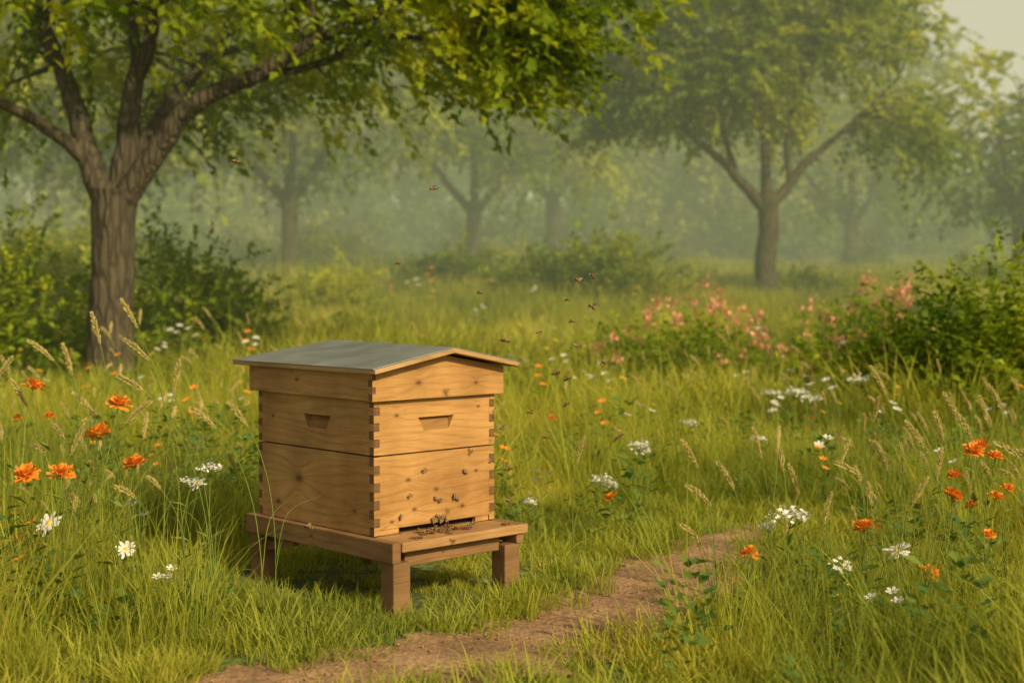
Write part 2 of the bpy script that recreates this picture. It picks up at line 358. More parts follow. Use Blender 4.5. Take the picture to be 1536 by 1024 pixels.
make_tree('orchard_tree',(-3.1,11,zb),limbs,
 [(-.3,.3,bz(3.85),2.6,2.0,1.0),(2.1,-.1,bz(3.4),1.4,1.2,.65,1.4),(3.2,-.5,bz(3.28),1.1,.6,.33,2.8),(2.9,-.3,bz(2.85),.65,.5,.26,7),(1.2,.9,bz(2.9),1.3,.6,.35,2),(-2,.4,bz(2.9),1.2,.9,.35,2),(-.8,1.6,bz(2.8),1.6,.5,.5,1.6)],
 180,12,.24,.105,13,21,LEAF_NEAR,L=(.25,.5),droop=.4)
zb=float(zf(4.1,23)); 
limbs=[([(0,0,-.2),(0,0,bz(1.4)),(.04,0,bz(2.0)),(.0,0,bz(2.5))],.18,.155,'trunk'),
 ([(-.05,0,bz(2.3)),(-.4,-.1,bz(2.65)),(-.8,-.2,bz(3.05)),(-1.5,-.4,bz(3.6)),(-2.5,-.6,bz(4.5))],.12,.03,''),
 ([(0,0,bz(2.3)),(-.02,0,bz(3.15)),(-.1,.1,bz(4.0)),(-.3,.2,bz(5.4))],.11,.03,''),
 ([(.05,0,bz(2.3)),(.35,.1,bz(2.6)),(.65,.1,bz(3.0)),(1.25,.2,bz(3.5)),(2.2,.2,bz(4.4))],.11,.03,''),
 ([(.4,.1,bz(2.7)),(.4,.3,bz(3.6)),(.9,.6,bz(5.0))],.07,.03,''),
 ([(-.5,-.1,bz(2.75)),(-.7,.3,bz(3.6)),(-1.2,.7,bz(4.8))],.07,.03,'')]
make_tree('orchard_tree',(4.1,23,zb),limbs,[(-.2,.5,bz(5.2),3.1,2.3,1.6),(-1.9,.3,bz(4.0),1.5,1.3,.6),(2.2,.3,bz(3.7),1.0,1.2,.65,1.4)],
 240,9,.30,.15,11,22,LEAF_MID,L=(.3,.6))
def gen_limbs(g,h,r,spread,nlim):
    fk=h*g.uniform(.24,.3); L=[([(0,0,-.3),(g.normal(0,.05),0,fk*.5),(0,0,fk*1.05)],r,r*.85,'trunk')]
    for k in range(nlim):
        a=2*math.pi*k/nlim+g.uniform(-.4,.4); s=spread*g.uniform(.45,.8)
        L.append(([(0,0,fk*.95),(s*.35*math.cos(a),s*.35*math.sin(a),fk*1.5),(s*.7*math.cos(a),s*.7*math.sin(a),h*.55),(s*math.cos(a),s*math.sin(a),h*.8)],r*.6,r*.15,''))
    L.append(([(0,0,fk),(.1,.1,h*.5),(0,0,h*.85)],r*.6,r*.15,'')); return L
def auto_tree(name,x,y,h,r,spread,seed,ncl=220,nsp=8,ls=.22,nl=8,mat=LEAF_MID,**kw):
    g=np.random.default_rng(seed); lim=gen_limbs(g,h,r,spread,4)
    loc=(x,y,float(zf(x,y))) if x is not None else None
    return make_tree(name,loc,lim,[(0,0,h*.66,spread,spread,h*.33),(g.normal(0,.3)*spread,0,h*.5,spread*.9,spread*.8,h*.2)],ncl,nsp,.42,ls,nl,seed,mat,L=(.4,.8),**kw)
auto_tree('orchard_tree',10.7,30,4.6,.2,2.2,31,ncl=85)
auto_tree('orchard_tree',-4.7,30,7.4,.2,3.8,32,ncl=130)
auto_tree('orchard_tree',-7.2,26,6.4,.2,3.4,33,ncl=140)
auto_tree('orchard_tree',-.95,36,7.8,.2,3.4,34,ncl=120)
auto_tree('orchard_tree',1.15,41,8.6,.22,3.6,35,ncl=120)
auto_tree('orchard_tree',10.0,42,6.6,.22,3.2,36,ncl=85)
auto_tree('orchard_tree',-12.5,34,8.3,.24,4.0,37,ncl=130)
# shade tree added behind the camera, then an unseen orchard neighbour dappling the meadow
auto_tree('orchard_tree',2.0,-3.3,5.2,.16,2.0,38,ncl=60,nsp=8,ls=.11,nl=12)
auto_tree('orchard_tree',8.2,12.0,5.6,.18,2.3,39,ncl=60,nsp=8,ls=.12,nl=12)
tcn=bpy.data.collections.new('tree_variants')
for i in range(4):
    auto_tree('background_tree_%02d'%i,None,0,[10,11,9,11][i],.3,[4.0,3.6,4.2,4.2][i],50+i,ncl=140,nsp=7,ls=.38,nl=7,mat=LEAF_FAR,coll=tcn,single=True)
tp=[];ts=[];g=np.random.default_rng(5)
for row,(Y,dx,s0) in enumerate([(50,7,.95),(59,6.5,1.15),(69,6.5,1.35),(82,7,1.55)]):
    X=-Y*.48
    while X<Y*.48:
        xx=X+g.normal(0,1.2); yy=Y+g.normal(0,2); s=s0*g.uniform(.85,1.15)
        az=xx/yy
        if az>.26: s*=.45
        if .02<az<.16 and row<2: s*=.7
        if not(.04<az<.14 and row==0):
            tp.append((xx,yy,float(zf(xx,yy))-.2)); ts.append(s)
        X+=dx*g.uniform(.8,1.2)
n=len(tp)
scatter('distant_trees',tp,np.stack([np.zeros(n),np.zeros(n),g.uniform(0,6.28,n)],1),ts,g.integers(0,4,n),tcn)

# ---------------------------------------------------------------- bushes
def bush_mesh(name,rx,ry,rz,ncl,nsp,ls,nl,seed,mat,clr=.14,L=(.15,.3),shoots=10):
    g=np.random.default_rng(seed)
    v=g.normal(0,1,(ncl,3)); v[:,2]=np.abs(v[:,2]); v/=np.linalg.norm(v,axis=1)[:,None]; v*=(g.random(ncl)**.35)[:,None]
    lump=1+.22*np.sin(v[:,0]*5+seed)*np.sin(v[:,1]*4+v[:,2]*5)
    CC=v*np.array([rx,ry,rz])*lump[:,None]
    C=np.repeat(CC,nsp,0)+g.normal(0,clr,(ncl*nsp,3)); C[:,2]=np.abs(C[:,2])
    D=C/np.array([rx,ry,rz])+g.normal(0,.5,C.shape)+np.array([0,0,.5])
    V,F,var=sprays(C,D,g.uniform(L[0],L[1],len(C)),nl,ls,.25,g)
    cv=np.clip(g.normal(0,.2,ncl),-.35,.35).repeat(nsp*nl*2); var=np.clip(var+cv,0,1)
    mb=MB()
    for k in range(14):
        c=CC[g.integers(ncl)]; Q=catmull([(c[0]*.1,c[1]*.1,0),(c[0]*.5,c[1]*.5,c[2]*.6),c],3); a,b=tube(Q,np.linspace(.015,.004,len(Q)),5); mb.add(a,b)
    S=[]
    for k in range(shoots):
        a=g.uniform(0,6.28); q=g.random()**.5*.85; b=np.array([math.cos(a)*rx*q,math.sin(a)*ry*q,rz*math.sqrt(1-q*q)*.85])
        top=b+np.array([g.normal(0,.12),g.normal(0,.12),g.uniform(.2,.45)*rz]); Vt,Ft,vt=sprays(b[None],(top-b)[None],np.array([np.linalg.norm(top-b)]),16,ls*.8,.02,g)
        S.append((Vt,Ft,vt))
    for Vt,Ft,vt in S: F=np.concatenate([F,Ft+len(V)]); V=np.concatenate([V,Vt]); var=np.concatenate([var,np.clip(vt+.25,0,1)])
    nb=len(mb.v); tri=[]
    for f in mb.f: tri+=[(f[0],f[1],f[2]),(f[0],f[2],f[3])]
    me=fast_mesh(name,np.concatenate([np.array(mb.v),V]),np.concatenate([np.array(tri),F+nb]),None,np.concatenate([np.full(len(tri),.5),var]))
    me.materials.append(BARK); me.materials.append(mat)
    me.polygons.foreach_set('material_index',np.concatenate([np.zeros(len(tri)),np.ones(len(F))]).astype(np.int32)); return me
def bush(name,x,y,*a,**k): return obj(name,bush_mesh(name,*a,**k),loc=(x,y,float(zf(x,y))-.05))
bush('leafy_bush',-4.4,11.4,1.0,.9,1.25,170,8,.075,9,61,LEAF_BUSH,shoots=22)
bush('leafy_bush',-3.0,12.6,.9,.7,.95,150,8,.075,9,62,LEAF_BUSH,shoots=22)
bush('leafy_bush',-5.6,12.4,1.2,.9,1.6,170,8,.08,9,66,LEAF_BUSH,shoots=14)
bush('leafy_bush',3.55,9.2,.95,.9,1.05,240,8,.06,9,63,LEAF_BUSH,shoots=26)
bush('leafy_bush',2.75,9.8,.5,.5,.42,90,8,.055,9,64,LEAF_BUSH,shoots=10)
def flower_bush(x,y,rx,rz,seed,nb=70):
    o=bush('pink_flowering_bush',x,y,rx,rx*.8,rz,120,6,.05,8,seed,LEAF_BUSH,clr=.1,shoots=12)
    g=np.random.default_rng(seed); mb=MB()
    for k in range(nb):
        a=g.uniform(0,6.28); q=g.random()**.6*.95; c=np.array([math.cos(a)*rx*q,math.sin(a)*rx*.8*q,rz*math.sqrt(1-q*q)*g.uniform(.9,1.5)+.12])
        for p in range(11):
            d=g.normal(0,1,3); d/=np.linalg.norm(d); s=np.cross(d,[0,.3,1]); s/=np.linalg.norm(s); b=c+g.normal(0,.026,3)
            mb.add([b,b+d*.025+s*.018,b+d*.045,b+d*.025-s*.018],[(0,1,2,3)],0)
    obj('blossoms',mb.mesh('blossoms',[PINK],smooth=False),parent=o)
flower_bush(1.35,11.0,.82,.50,71,60); flower_bush(3.0,11.8,.7,.5,72,48); flower_bush(2.4,10.0,.42,.32,73,20)
uc=bpy.data.collections.new('shrub_variants')
for i in range(3): obj('shrub_%02d'%i,bush_mesh('shrub_%02d'%i,1.5,1.2,[1.3,1.7,1.1][i],100,7,.17,8,80+i,LEAF_MID,clr=.3,L=(.3,.6),shoots=8),coll=uc)
for i in range(3): obj('shrub_%02d'%(i+3),bush_mesh('shrub_%02d'%(i+3),1.5,1.2,[1.3,1.7,1.1][i],90,7,.2,7,80+i,LEAF_FAR,clr=.3,L=(.3,.6),shoots=8),coll=uc)
up=[];us=[];ui=[]
def ush(x,y,s): up.append((x,y,float(zf(x,y))-.15)); us.append(s); ui.append(int(g.integers(0,3))+(3 if y>40 else 0))
for k in range(45):
    y=g.uniform(30,46); ush(g.uniform(-.45,.10 if y<40 else .4)*y,y,g.uniform(.4,.85))
for k in range(80):
    y=g.uniform(48,68); ush(g.uniform(-.45,.45)*y,y,g.uniform(.9,1.9))
for x,y,s in [(-3.9,17,.5),(-5.4,16,.6),(-2.4,19,.42),(1.4,20,.6),(.4,21.5,.6),(2.2,21,.42),(-.9,24,.5),(-6,20,.7),(4.9,23.6,.4),(5.2,17,.3),(8,24,.45),(-1.6,15,.28)]: ush(x,y,s)
n=len(up); scatter('undergrowth',up,np.stack([np.zeros(n),np.zeros(n),g.uniform(0,6.28,n)],1),us,ui,uc)

# ---------------------------------------------------------------- beehive
def wood(name,axis,c=((.25,.122,.036),(.385,.213,.07),(.48,.287,.107)),knots=(),seed=0.,freq=26,mul=1.):
    m,nt,b=newmat(name); L=nt.links.new
    tc=N(nt,'ShaderNodeTexCoord'); sp=N(nt,'ShaderNodeSeparateXYZ'); L(tc.outputs['Object'],sp.inputs[0])
    along=sp.outputs[0] if axis=='u' else sp.outputs[1]; z=sp.outputs[2]; oth=sp.outputs[1] if axis=='u' else sp.outputs[0]
    def comb(a,b_,c_):
        n=N(nt,'ShaderNodeCombineXYZ')
        for s,v in zip(n.inputs,(a,b_,c_)):
            if isinstance(v,bpy.types.NodeSocket): L(v,s)
            else: s.default_value=v
        return n.outputs[0]
    zz=z; km=None
    for (ka,kz,kr) in knots:
        da=math_(nt,'MULTIPLY',math_(nt,'SUBTRACT',along,ka),.6); dz=math_(nt,'SUBTRACT',z,kz)
        d2=math_(nt,'ADD',math_(nt,'MULTIPLY',da,da),math_(nt,'MULTIPLY',dz,dz))
        e=math_(nt,'EXPONENT',math_(nt,'MULTIPLY',d2,-1/(kr*kr*5)))
        zz=math_(nt,'ADD',zz,math_(nt,'MULTIPLY',math_(nt,'MULTIPLY',dz,e),1.6))
        k=math_(nt,'EXPONENT',math_(nt,'MULTIPLY',d2,-1/(kr*kr*.45)))
        km=k if km is None else math_(nt,'MAXIMUM',km,k)
    n0=N(nt,'ShaderNodeTexNoise'); n0.inputs['Scale'].default_value=1; n0.inputs['Detail'].default_value=1
    L(comb(math_(nt,'MULTIPLY',along,1.8),math_(nt,'MULTIPLY',zz,6),seed),n0.inputs['Vector'])
    n1=N(nt,'ShaderNodeTexNoise'); n1.inputs['Scale'].default_value=1; n1.inputs['Detail'].default_value=4; n1.inputs['Roughness'].default_value=.7
    L(comb(math_(nt,'MULTIPLY',along,9),math_(nt,'MULTIPLY',zz,240),math_(nt,'ADD',math_(nt,'MULTIPLY',oth,200),seed)),n1.inputs['Vector'])
    ph=math_(nt,'MULTIPLY_ADD',n0.outputs['Fac'],1.3*freq,math_(nt,'MULTIPLY',zz,freq*9))
    rings=math_(nt,'POWER',math_(nt,'MULTIPLY_ADD',math_(nt,'SINE',ph),.5,.5),3.)
    f=math_(nt,'SUBTRACT',math_(nt,'MULTIPLY_ADD',n1.outputs['Fac'],.9,.2),math_(nt,'MULTIPLY',rings,.15))
    r=ramp(nt,[(.25,c[0]),(.55,c[1]),(.85,c[2])]); L(f,r.inputs[0]); col=r.outputs[0]
    n2=N(nt,'ShaderNodeTexNoise'); n2.inputs['Scale'].default_value=4.5; n2.inputs['Detail'].default_value=5; L(tc.outputs['Object'],n2.inputs['Vector'])
    r2=ramp(nt,[(.32,(.62,.56,.50)),(.6,(1,1,1))]); L(n2.outputs['Fac'],r2.inputs[0]); col=mixc(nt,.9,col,r2.outputs[0],'MULTIPLY')
    if km is not None: col=mixc(nt,math_(nt,'MULTIPLY',km,.9,clamp=True),col,(.06,.026,.01))
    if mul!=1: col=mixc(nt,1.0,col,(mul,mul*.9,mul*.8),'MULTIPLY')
    L(col,b.inputs['Base Color']); b.inputs['Roughness'].default_value=.6; b.inputs['Specular IOR Level'].default_value=.22
    bp=N(nt,'ShaderNodeBump'); bp.inputs['Strength'].default_value=.3; bp.inputs['Distance'].default_value=.003; L(f,bp.inputs['Height']); L(bp.outputs[0],b.inputs['Normal'])
    return m
ENDG=simple_mat('end_grain',(.085,.042,.017),(.18,.095,.04),120,rough=.8,bump=.3)
INNER_SHADE=simple_mat('interior_shade',(.012,.008,.005),(.02,.013,.008),20,rough=.9)  # near-black colour stands in for the shade inside the hollow hive
HOLD_SHADE_U=wood('hand_hold_shade_front','u',seed=3,mul=.6); HOLD_SHADE_V=wood('hand_hold_shade_side','v',seed=5,mul=.6)  # same wood darkened, recess shade painted into the hand holds
SW=((.13,.072,.031),(.22,.123,.053),(.30,.178,.08))
hive=empty('beehive',(-.424,4.35,0)); hive.rotation_euler=(0,0,math.atan2(.685,.729))
def bx(name,a,b,mat,bev=.0025,par=None):
    x0,y0,z0=a;x1,y1,z1=b
    mb=MB(); mb.add([(x0,y0,z0),(x1,y0,z0),(x1,y1,z0),(x0,y1,z0),(x0,y0,z1),(x1,y0,z1),(x1,y1,z1),(x0,y1,z1)],
     [(0,3,2,1),(4,5,6,7),(0,1,5,4),(2,3,7,6),(1,2,6,5),(3,0,4,7)])
    o=obj(name,mb.mesh(name,[mat],smooth=False),parent=par or hive)
    if bev:
        md=o.modifiers.new('bevel','BEVEL'); md.width=bev; md.segments=2
    return o
t=.022; U,Vv=.5,.636
def box_body(z0,z1,nf,tag,wf,ws,hold=True,zf0=None):
    def board(nm,u0,v0,u1,v1,zlo,face,mat,hc):
        mb=MB(); d=.019
        if face=='v0': fr=lambda a,z,dep:(u0+a,v0+dep,z); wid=u1-u0; bk=v1-v0
        elif face=='v1': fr=lambda a,z,dep:(u1-a,v1-dep,z); wid=u1-u0; bk=v1-v0
        elif face=='u0': fr=lambda a,z,dep:(u0+dep,v1-a,z); wid=v1-v0; bk=u1-u0
        else: fr=lambda a,z,dep:(u1-dep,v0+a,z); wid=v1-v0; bk=u1-u0
        O=[fr(0,zlo,0),fr(wid,zlo,0),fr(wid,z1,0),fr(0,z1,0)]; Bk=[fr(0,zlo,bk),fr(wid,zlo,bk),fr(wid,z1,bk),fr(0,z1,bk)]
        if hc:
            c=wid/2+hc[0]; zt=hc[1]; hw,hb,hh=.074,.050,.043
            A=fr(c-hw,zt,0);B=fr(c+hw,zt,0);C=fr(c+hb,zt-hh,0);D=fr(c-hb,zt-hh,0); A2=fr(c-hw+.010,zt-.006,d);B2=fr(c+hw-.010,zt-.006,d)
            vs=O+[D,C,B,A]+[A2,B2]+Bk
            mb.add(vs,[(0,1,5,4),(1,2,6,5),(2,3,7,6),(3,0,4,7),(11,10,13,12),(0,3,13,10),(1,11,12,2),(3,2,12,13),(0,10,11,1)])
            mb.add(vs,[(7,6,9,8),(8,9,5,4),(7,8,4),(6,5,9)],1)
        else:
            mb.add(O+Bk,[(0,1,2,3),(5,4,7,6),(0,3,7,4),(1,5,6,2),(3,2,6,7),(0,4,5,1)])
        obj(nm,mb.mesh(nm,[mat,HOLD_SHADE_U if face[0]=='v' else HOLD_SHADE_V],smooth=False),parent=hive)
    hz=z1-.066
    board(tag+'_front_board',t,0,U-t,t,zf0 or z0,'v0',wf,(0.0,hz) if hold else None)
    board(tag+'_back_board',t,Vv-t,U-t,Vv,z0,'v1',wf,(0,hz) if hold else None)
    board(tag+'_side_board_a',0,t,t,Vv-t,z0,'u0',ws,(0.02,hz) if hold else None)
    board(tag+'_side_board_b',U-t,t,U,Vv-t,z0,'u1',ws,(0,hz) if hold else None)
    mb=MB(); h=(z1-z0)/nf
    for cu,cv in ((0,0),(U-t,0),(0,Vv-t),(U-t,Vv-t)):
        for k in range(nf):
            a=z0+k*h+.0006; b=z0+(k+1)*h-.0006; e=.0008*((k*7+int(cu*10))%3)/2
            x0,x1,y0,y1=cu-e,cu+t+e,cv-e,cv+t+e
            ug,vg=(2,0) if k%2==0 else (1,2)
            vs=[(x0,y0,a),(x1,y0,a),(x1,y1,a),(x0,y1,a),(x0,y0,b),(x1,y0,b),(x1,y1,b),(x0,y1,b)]
            mb.add(vs,[(0,3,2,1),(4,5,6,7)],2); mb.add(vs,[(0,1,5,4),(2,3,7,6)],vg); mb.add(vs,[(1,2,6,5),(3,0,4,7)],ug)
    obj(tag+'_finger_joints',mb.mesh(tag+'_fingers',[wf,ws,ENDG],smooth=False),parent=hive)
wl_f=wood('hive_wood_lower_front','u',knots=((.135,.395,.010),(.16,.30,.009),(.25,.355,.009),(.36,.29,.010),(.42,.40,.008),(.07,.27,.008)),seed=1.3)
wl_s=wood('hive_wood_lower_side','v',knots=((.40,.375,.022),(.52,.285,.014),(.10,.30,.010)),seed=4.1)
wu_f=wood('hive_wood_upper_front','u',knots=((.09,.60,.008),(.43,.61,.007)),seed=7.7)
wu_s=wood('hive_wood_upper_side','v',knots=((.55,.57,.008),),seed=9.2)
wr_f=wood('hive_wood_cover_front','u',knots=((.16,.70,.012),(.40,.69,.008)),seed=12.2)
wr_s=wood('hive_wood_cover_side','v',knots=((.38,.70,.010),),seed=15.)
box_body(.232,.476,9,'brood_box',wl_f,wl_s,hold=False,zf0=.249)
box_body(.481,.655,7,'honey_super',wu_f,wu_s)
bx('inner_shade_fill',(.024,.03,.23),(.476,.612,.70),INNER_SHADE,bev=0)  # solid dark block added to paint the shade in gaps and entrance
bx('entrance_block_a',(t+.001,.003,.2305),(.10,.02,.2485),wl_f,.001); bx('entrance_block_b',(.42,.003,.2305),(U-t-.001,.02,.2485),wl_f,.001)
u0,u1,v0,v1=-.022,.522,-.022,.658; zr0,zr1,zp=.650,.738,.786
mb=MB()
def gable(v):
    return [(u0,v,zr0),(u1,v,zr0),(u1,v,zr1),(.25,v,zp),(u0,v,zr1)]
for va,vb in ((v0,v0+.02),(v1-.02,v1)):
    mb.add(gable(va)+gable(vb),[(0,1,2,3,4),(9,8,7,6,5)]+[(i,i+5,(i+1)%5+5,(i+1)%5) for i in range(5)],0)
obj('cover_gables',mb.mesh('cover_gables',[wr_f],smooth=False),parent=hive)
bx('cover_side_a',(u0+.001,v0+.0205,zr0+.001),(u0+.02,v1-.0205,zr1),wr_s,.001); bx('cover_side_b',(u1-.02,v0+.0205,zr0+.001),(u1-.001,v1-.0205,zr1),wr_s,.001)
mb=MB()
for k in range(4):
    a=zr0+.003+k*.021; 
    if k%2==0: mb.add([(u0-.001,v0-.001,a),(u0-.001,v0+.02,a),(u0-.001,v0+.02,a+.021),(u0-.001,v0-.001,a+.021)],[(0,3,2,1)])
    else: mb.add([(u0-.001,v0-.0012,a),(u0+.012,v0-.0012,a),(u0+.012,v0-.0012,a+.021),(u0-.001,v0-.0012,a+.021)],[(0,1,2,3)])
obj('cover_joint_endgrain',mb.mesh('cover_joint',[ENDG],smooth=False),parent=hive)
bx('cover_shade_fill',(.0,.0,.66),(.5,.63,.735),INNER_SHADE,bev=0)  # dark block filling the hollow cover as painted shade
def metal():
    m,nt,b=newmat('zinc_sheet'); L=nt.links.new
    tc=N(nt,'ShaderNodeTexCoord'); n1=N(nt,'ShaderNodeTexNoise'); n1.inputs['Scale'].default_value=7; n1.inputs['Detail'].default_value=7; L(tc.outputs['Object'],n1.inputs['Vector'])
    r=ramp(nt,[(.3,(.22,.235,.23)),(.6,(.31,.325,.31)),(.8,(.40,.40,.37))]); L(n1.outputs['Fac'],r.inputs[0]); L(r.outputs[0],b.inputs['Base Color'])
    b.inputs['Metallic'].default_value=.5
    rr=N(nt,'ShaderNodeMapRange'); rr.inputs['To Min'].default_value=.22; rr.inputs['To Max'].default_value=.5; L(n1.outputs['Fac'],rr.inputs[0]); L(rr.outputs[0],b.inputs['Roughness'])
    bp=N(nt,'ShaderNodeBump'); bp.inputs['Distance'].default_value=.004; bp.inputs['Strength'].default_value=.3; L(n1.outputs['Fac'],bp.inputs['Height']); L(bp.outputs[0],b.inputs['Normal']); return m
ZINC=metal()
wedge=wood('roof_edge_wood','u',c=((.24,.14,.06),(.38,.24,.105),(.48,.32,.15)),seed=20)
def roof(name,ua,ub,va,vb,ze,zp,th,rf,rb,mat):
    top=[(ua,va,ze),(rf,va,zp),(ub,va,ze),(ua,vb,ze),(rb,vb,zp),(ub,vb,ze)]
    bot=[(p[0],p[1],p[2]-th) for p in top]
    mb=MB(); mb.add(top+bot,[(0,1,4,3),(1,2,5,4),(6,9,10,7),(7,10,11,8),(0,6,7,1),(1,7,8,2),(3,4,10,9),(4,5,11,10),(0,3,9,6),(2,8,11,5)])
    o=obj(name,mb.mesh(name,[mat],smooth=False),parent=hive); md=o.modifiers.new('b','BEVEL'); md.width=.0015; md.segments=2; return o
roof('roof_board',-.048,.562,-.07,.72,.750,.806,.014,.27,.37,wedge)
roof('roof_metal_sheet',-.051,.565,-.066,.723,.7535,.8095,.003,.27,.37,ZINC)
sw_u=wood('stand_wood_u','u',c=SW,seed=30,knots=((.3,.21,.008),)); sw_v=wood('stand_wood_v','v',c=SW,seed=33,knots=((.3,.2,.008),)); sw_leg=wood('stand_leg_wood','u',c=((.11,.062,.027),(.18,.102,.045),(.25,.147,.067)),seed=36,freq=5)
sw_top=wood('stand_top_wood','u',c=((.22,.12,.048),(.34,.195,.08),(.43,.26,.115)),seed=38)
stand=empty('hive_stand',hive.location); stand.rotation_euler=hive.rotation_euler
bx('side_rail_a',(-.024,-.122,.166),(.008,.682,.229),sw_v,.003,par=stand); bx('side_rail_b',(.492,-.118,.166),(.524,.682,.2285),sw_v,.003,par=stand)
bx('landing_board',(.0085,-.128,.198),(.534,.004,.2275),sw_top,.003,par=stand)
for k in range(4): bx('deck_slat_%d'%(k+1),(.0085,.008+k*.17,.2),(.4915,.165+k*.17,.2275),sw_top,.002,par=stand)
bx('front_apron',(.052,-.085,.145),(.445,-.06,.1975),sw_u,.003,par=stand); bx('back_apron',(.052,.62,.145),(.445,.645,.1995),sw_u,.003,par=stand)
for nm,a,b in (('leg_1',-.018,-.118),('leg_2',.446,-.112),('leg_3',-.018,.60),('leg_4',.446,.60)):
    bx(nm,(a,b,-.06),(a+.066,b+.066,.1655),sw_leg,.004,par=stand)
mb=MB()
def brace(v0,v1,z0,z1):
    uu=(.004,.026); mb.add([(uu[0],v0,z0),(uu[0],v1,z1),(uu[0],v1,z1-.022),(uu[0],v0,z0-.03),(uu[1],v0,z0),(uu[1],v1,z1),(uu[1],v1,z1-.022),(uu[1],v0,z0-.03)],
      [(0,3,2,1),(4,5,6,7),(0,1,5,4),(3,7,6,2),(1,2,6,5),(0,4,7,3)])
brace(.598,.44,.14,.165); obj('corner_brace',mb.mesh('brace',[sw_v],smooth=False),parent=stand)

# ---------------------------------------------------------------- bees
BEE=simple_mat('bee_amber',(.22,.10,.02),(.36,.18,.035),300,rough=.6); BEED=simple_mat('bee_dark',(.02,.013,.008),(.045,.028,.015),300,rough=.5)
WING=simple_mat('bee_wing',(.35,.3,.22),(.45,.4,.3),100,rough=.3,trans=.6)
def bee_mesh(name,fly):
    mb=MB(); seg,rings=8,7
    for c,r,mi,st in (((-.0055,0,.0035),(.0058,.0026,.0026),0,True),((.002,0,.0045),(.003,.0025,.0025),0,False),((.0058,0,.0038),(.0017,.0018,.0016),1,False)):
        V=[]
        for i in range(rings+1):
            ph=math.pi*i/rings
            for k in range(seg):
                th=2*math.pi*k/seg; V.append((c[0]-math.cos(ph)*r[0],c[1]+math.sin(ph)*math.cos(th)*r[1],c[2]+math.sin(ph)*math.sin(th)*r[2]))
        o=len(mb.v); mb.v.extend(V)
        for i in range(rings):
            for k in range(seg):
                mb.f.append((o+i*seg+k,o+i*seg+(k+1)%seg,o+(i+1)*seg+(k+1)%seg,o+(i+1)*seg+k)); mb.m.append(1 if (st and i%2==0) else mi)
    for s in (1,-1):
        if fly: mb.add([(.003,s*.0015,.0065),(.002,s*.009,.010),(-.002,s*.011,.010),(-.002,s*.004,.007)],[(0,1,2,3)],2); mb.add([(0,s*.0015,.0062),(-.002,s*.006,.0085),(-.005,s*.006,.008),(-.004,s*.002,.006)],[(0,1,2,3)],2)
        else: mb.add([(.002,s*.0012,.0072),(-.003,s*.0045,.0075),(-.010,s*.0042,.0072),(-.008,s*.001,.0068)],[(0,1,2,3)],2)
        for lx in (.004,.0015,-.001):
            V,F=tube([(lx,s*.0015,.003),(lx+.0005,s*.0045,.0035),(lx-.001,s*.006,.0)],[.0004,.0004,.0003],4); mb.add(V,F,1)
        V,F=tube([(.007,s*.0006,.0045),(.0095,s*.0018,.0055)],[.0003,.0002],4); mb.add(V,F,1)
    return mb.mesh(name,[BEE,BEED,WING])
bw=bee_mesh('bee_resting',False); bf=bee_mesh('bee_flying',True)
HM=Matrix.Translation(hive.location)@Matrix.Rotation(hive.rotation_euler[2],4,'Z')
def bee_at(M,s,me): 
    o=obj('honey_bee',me); o.matrix_world=M@Matrix.Diagonal((s,s,s,1)); return o
g=np.random.default_rng(9)
front=[(.245,.325),(.262,.318),(.32,.322),(.335,.316),(.14,.345),(.25,.27),(.24,.262),(.275,.265),(.23,.258),(.26,.256),(.285,.257),(.20,.42),(.37,.40),(.10,.28)]
for u,z in front:
    M=HM@Matrix.Translation((u,-.001,z))@Matrix.Rotation(math.pi/2,4,'X')@Matrix.Rotation(g.uniform(0,6.28),4,'Z'); bee_at(M,g.uniform(1.0,1.3),bw)
for k in range(42):
    u=float(np.clip(g.normal(.24,.055),.1,.45)); v=-g.uniform(.005,.075)
    if k>32: u=g.uniform(.05,.48); v=-g.uniform(.01,.11)
    M=HM@Matrix.Translation((u,v,.2277+ (.004 if k%5==0 else 0)))@Matrix.Rotation(g.uniform(0,6.28),4,'Z'); bee_at(M,g.uniform(1.1,1.4),bw)
fl=[(-.83,4.3,1.37),(-.25,4.6,1.31),(-.37,4.6,1.07),(-.105,4.6,.976),(.21,4.6,1.015),(.265,4.7,1.03),(.255,4.6,.93),(.19,4.5,.885),(.205,4.4,.81),(.09,4.7,.845),(-.02,4.3,.83),(.29,4.5,.755),(.14,4.5,.72),(.175,4.4,.71),(.18,4.6,.615),(.06,4.8,.57),(-.03,4.5,.55),(.10,4.2,.55),(-.01,4.0,.48),(-.06,4.1,.49),(-.01,4.2,.36),(.19,4.9,.95),(-.60,4.15,.29)]
for p in fl:
    M=Matrix.Translation(p)@Matrix.Rotation(g.uniform(0,6.28),4,'Z')@Matrix.Rotation(g.normal(0,.3),4,'Y'); bee_at(M,g.uniform(1.4,1.8),bf)

# ---------------------------------------------------------------- flowers
def frame(tilt,az):
    return np.array(Matrix.Rotation(az,3,'Z')@Matrix.Rotation(tilt,3,'Y'))
def petal(mb,c,Rm,a,L,w,el,mi,ruf=0,curl=0):
    V=[];nu,nv=4,3
    for i in range(nu+1):
        t=i/nu; ww=w*(.35+1.1*t-.75*t**3) 
        for j in range(nv+1):
            s=j/nv*2-1; r=.004+L*t*(1-.08*s*s); zz=r*math.sin(el)*(1)+curl*t*t*L+ruf*t*math.sin(s*4+i*1.3+a*5)
            x=r*math.cos(el); y=s*ww/2
            if ruf and i==nu: x+=ruf*.8*math.sin(s*7+a*3)
            V.append(c+Rm@np.array([x*math.cos(a)-y*math.sin(a),x*math.sin(a)+y*math.cos(a),zz]))
    F=[(i*(nv+1)+j,i*(nv+1)+j+1,(i+1)*(nv+1)+j+1,(i+1)*(nv+1)+j) for i in range(nu) for j in range(nv)]
    mb.add(V,F,mi)
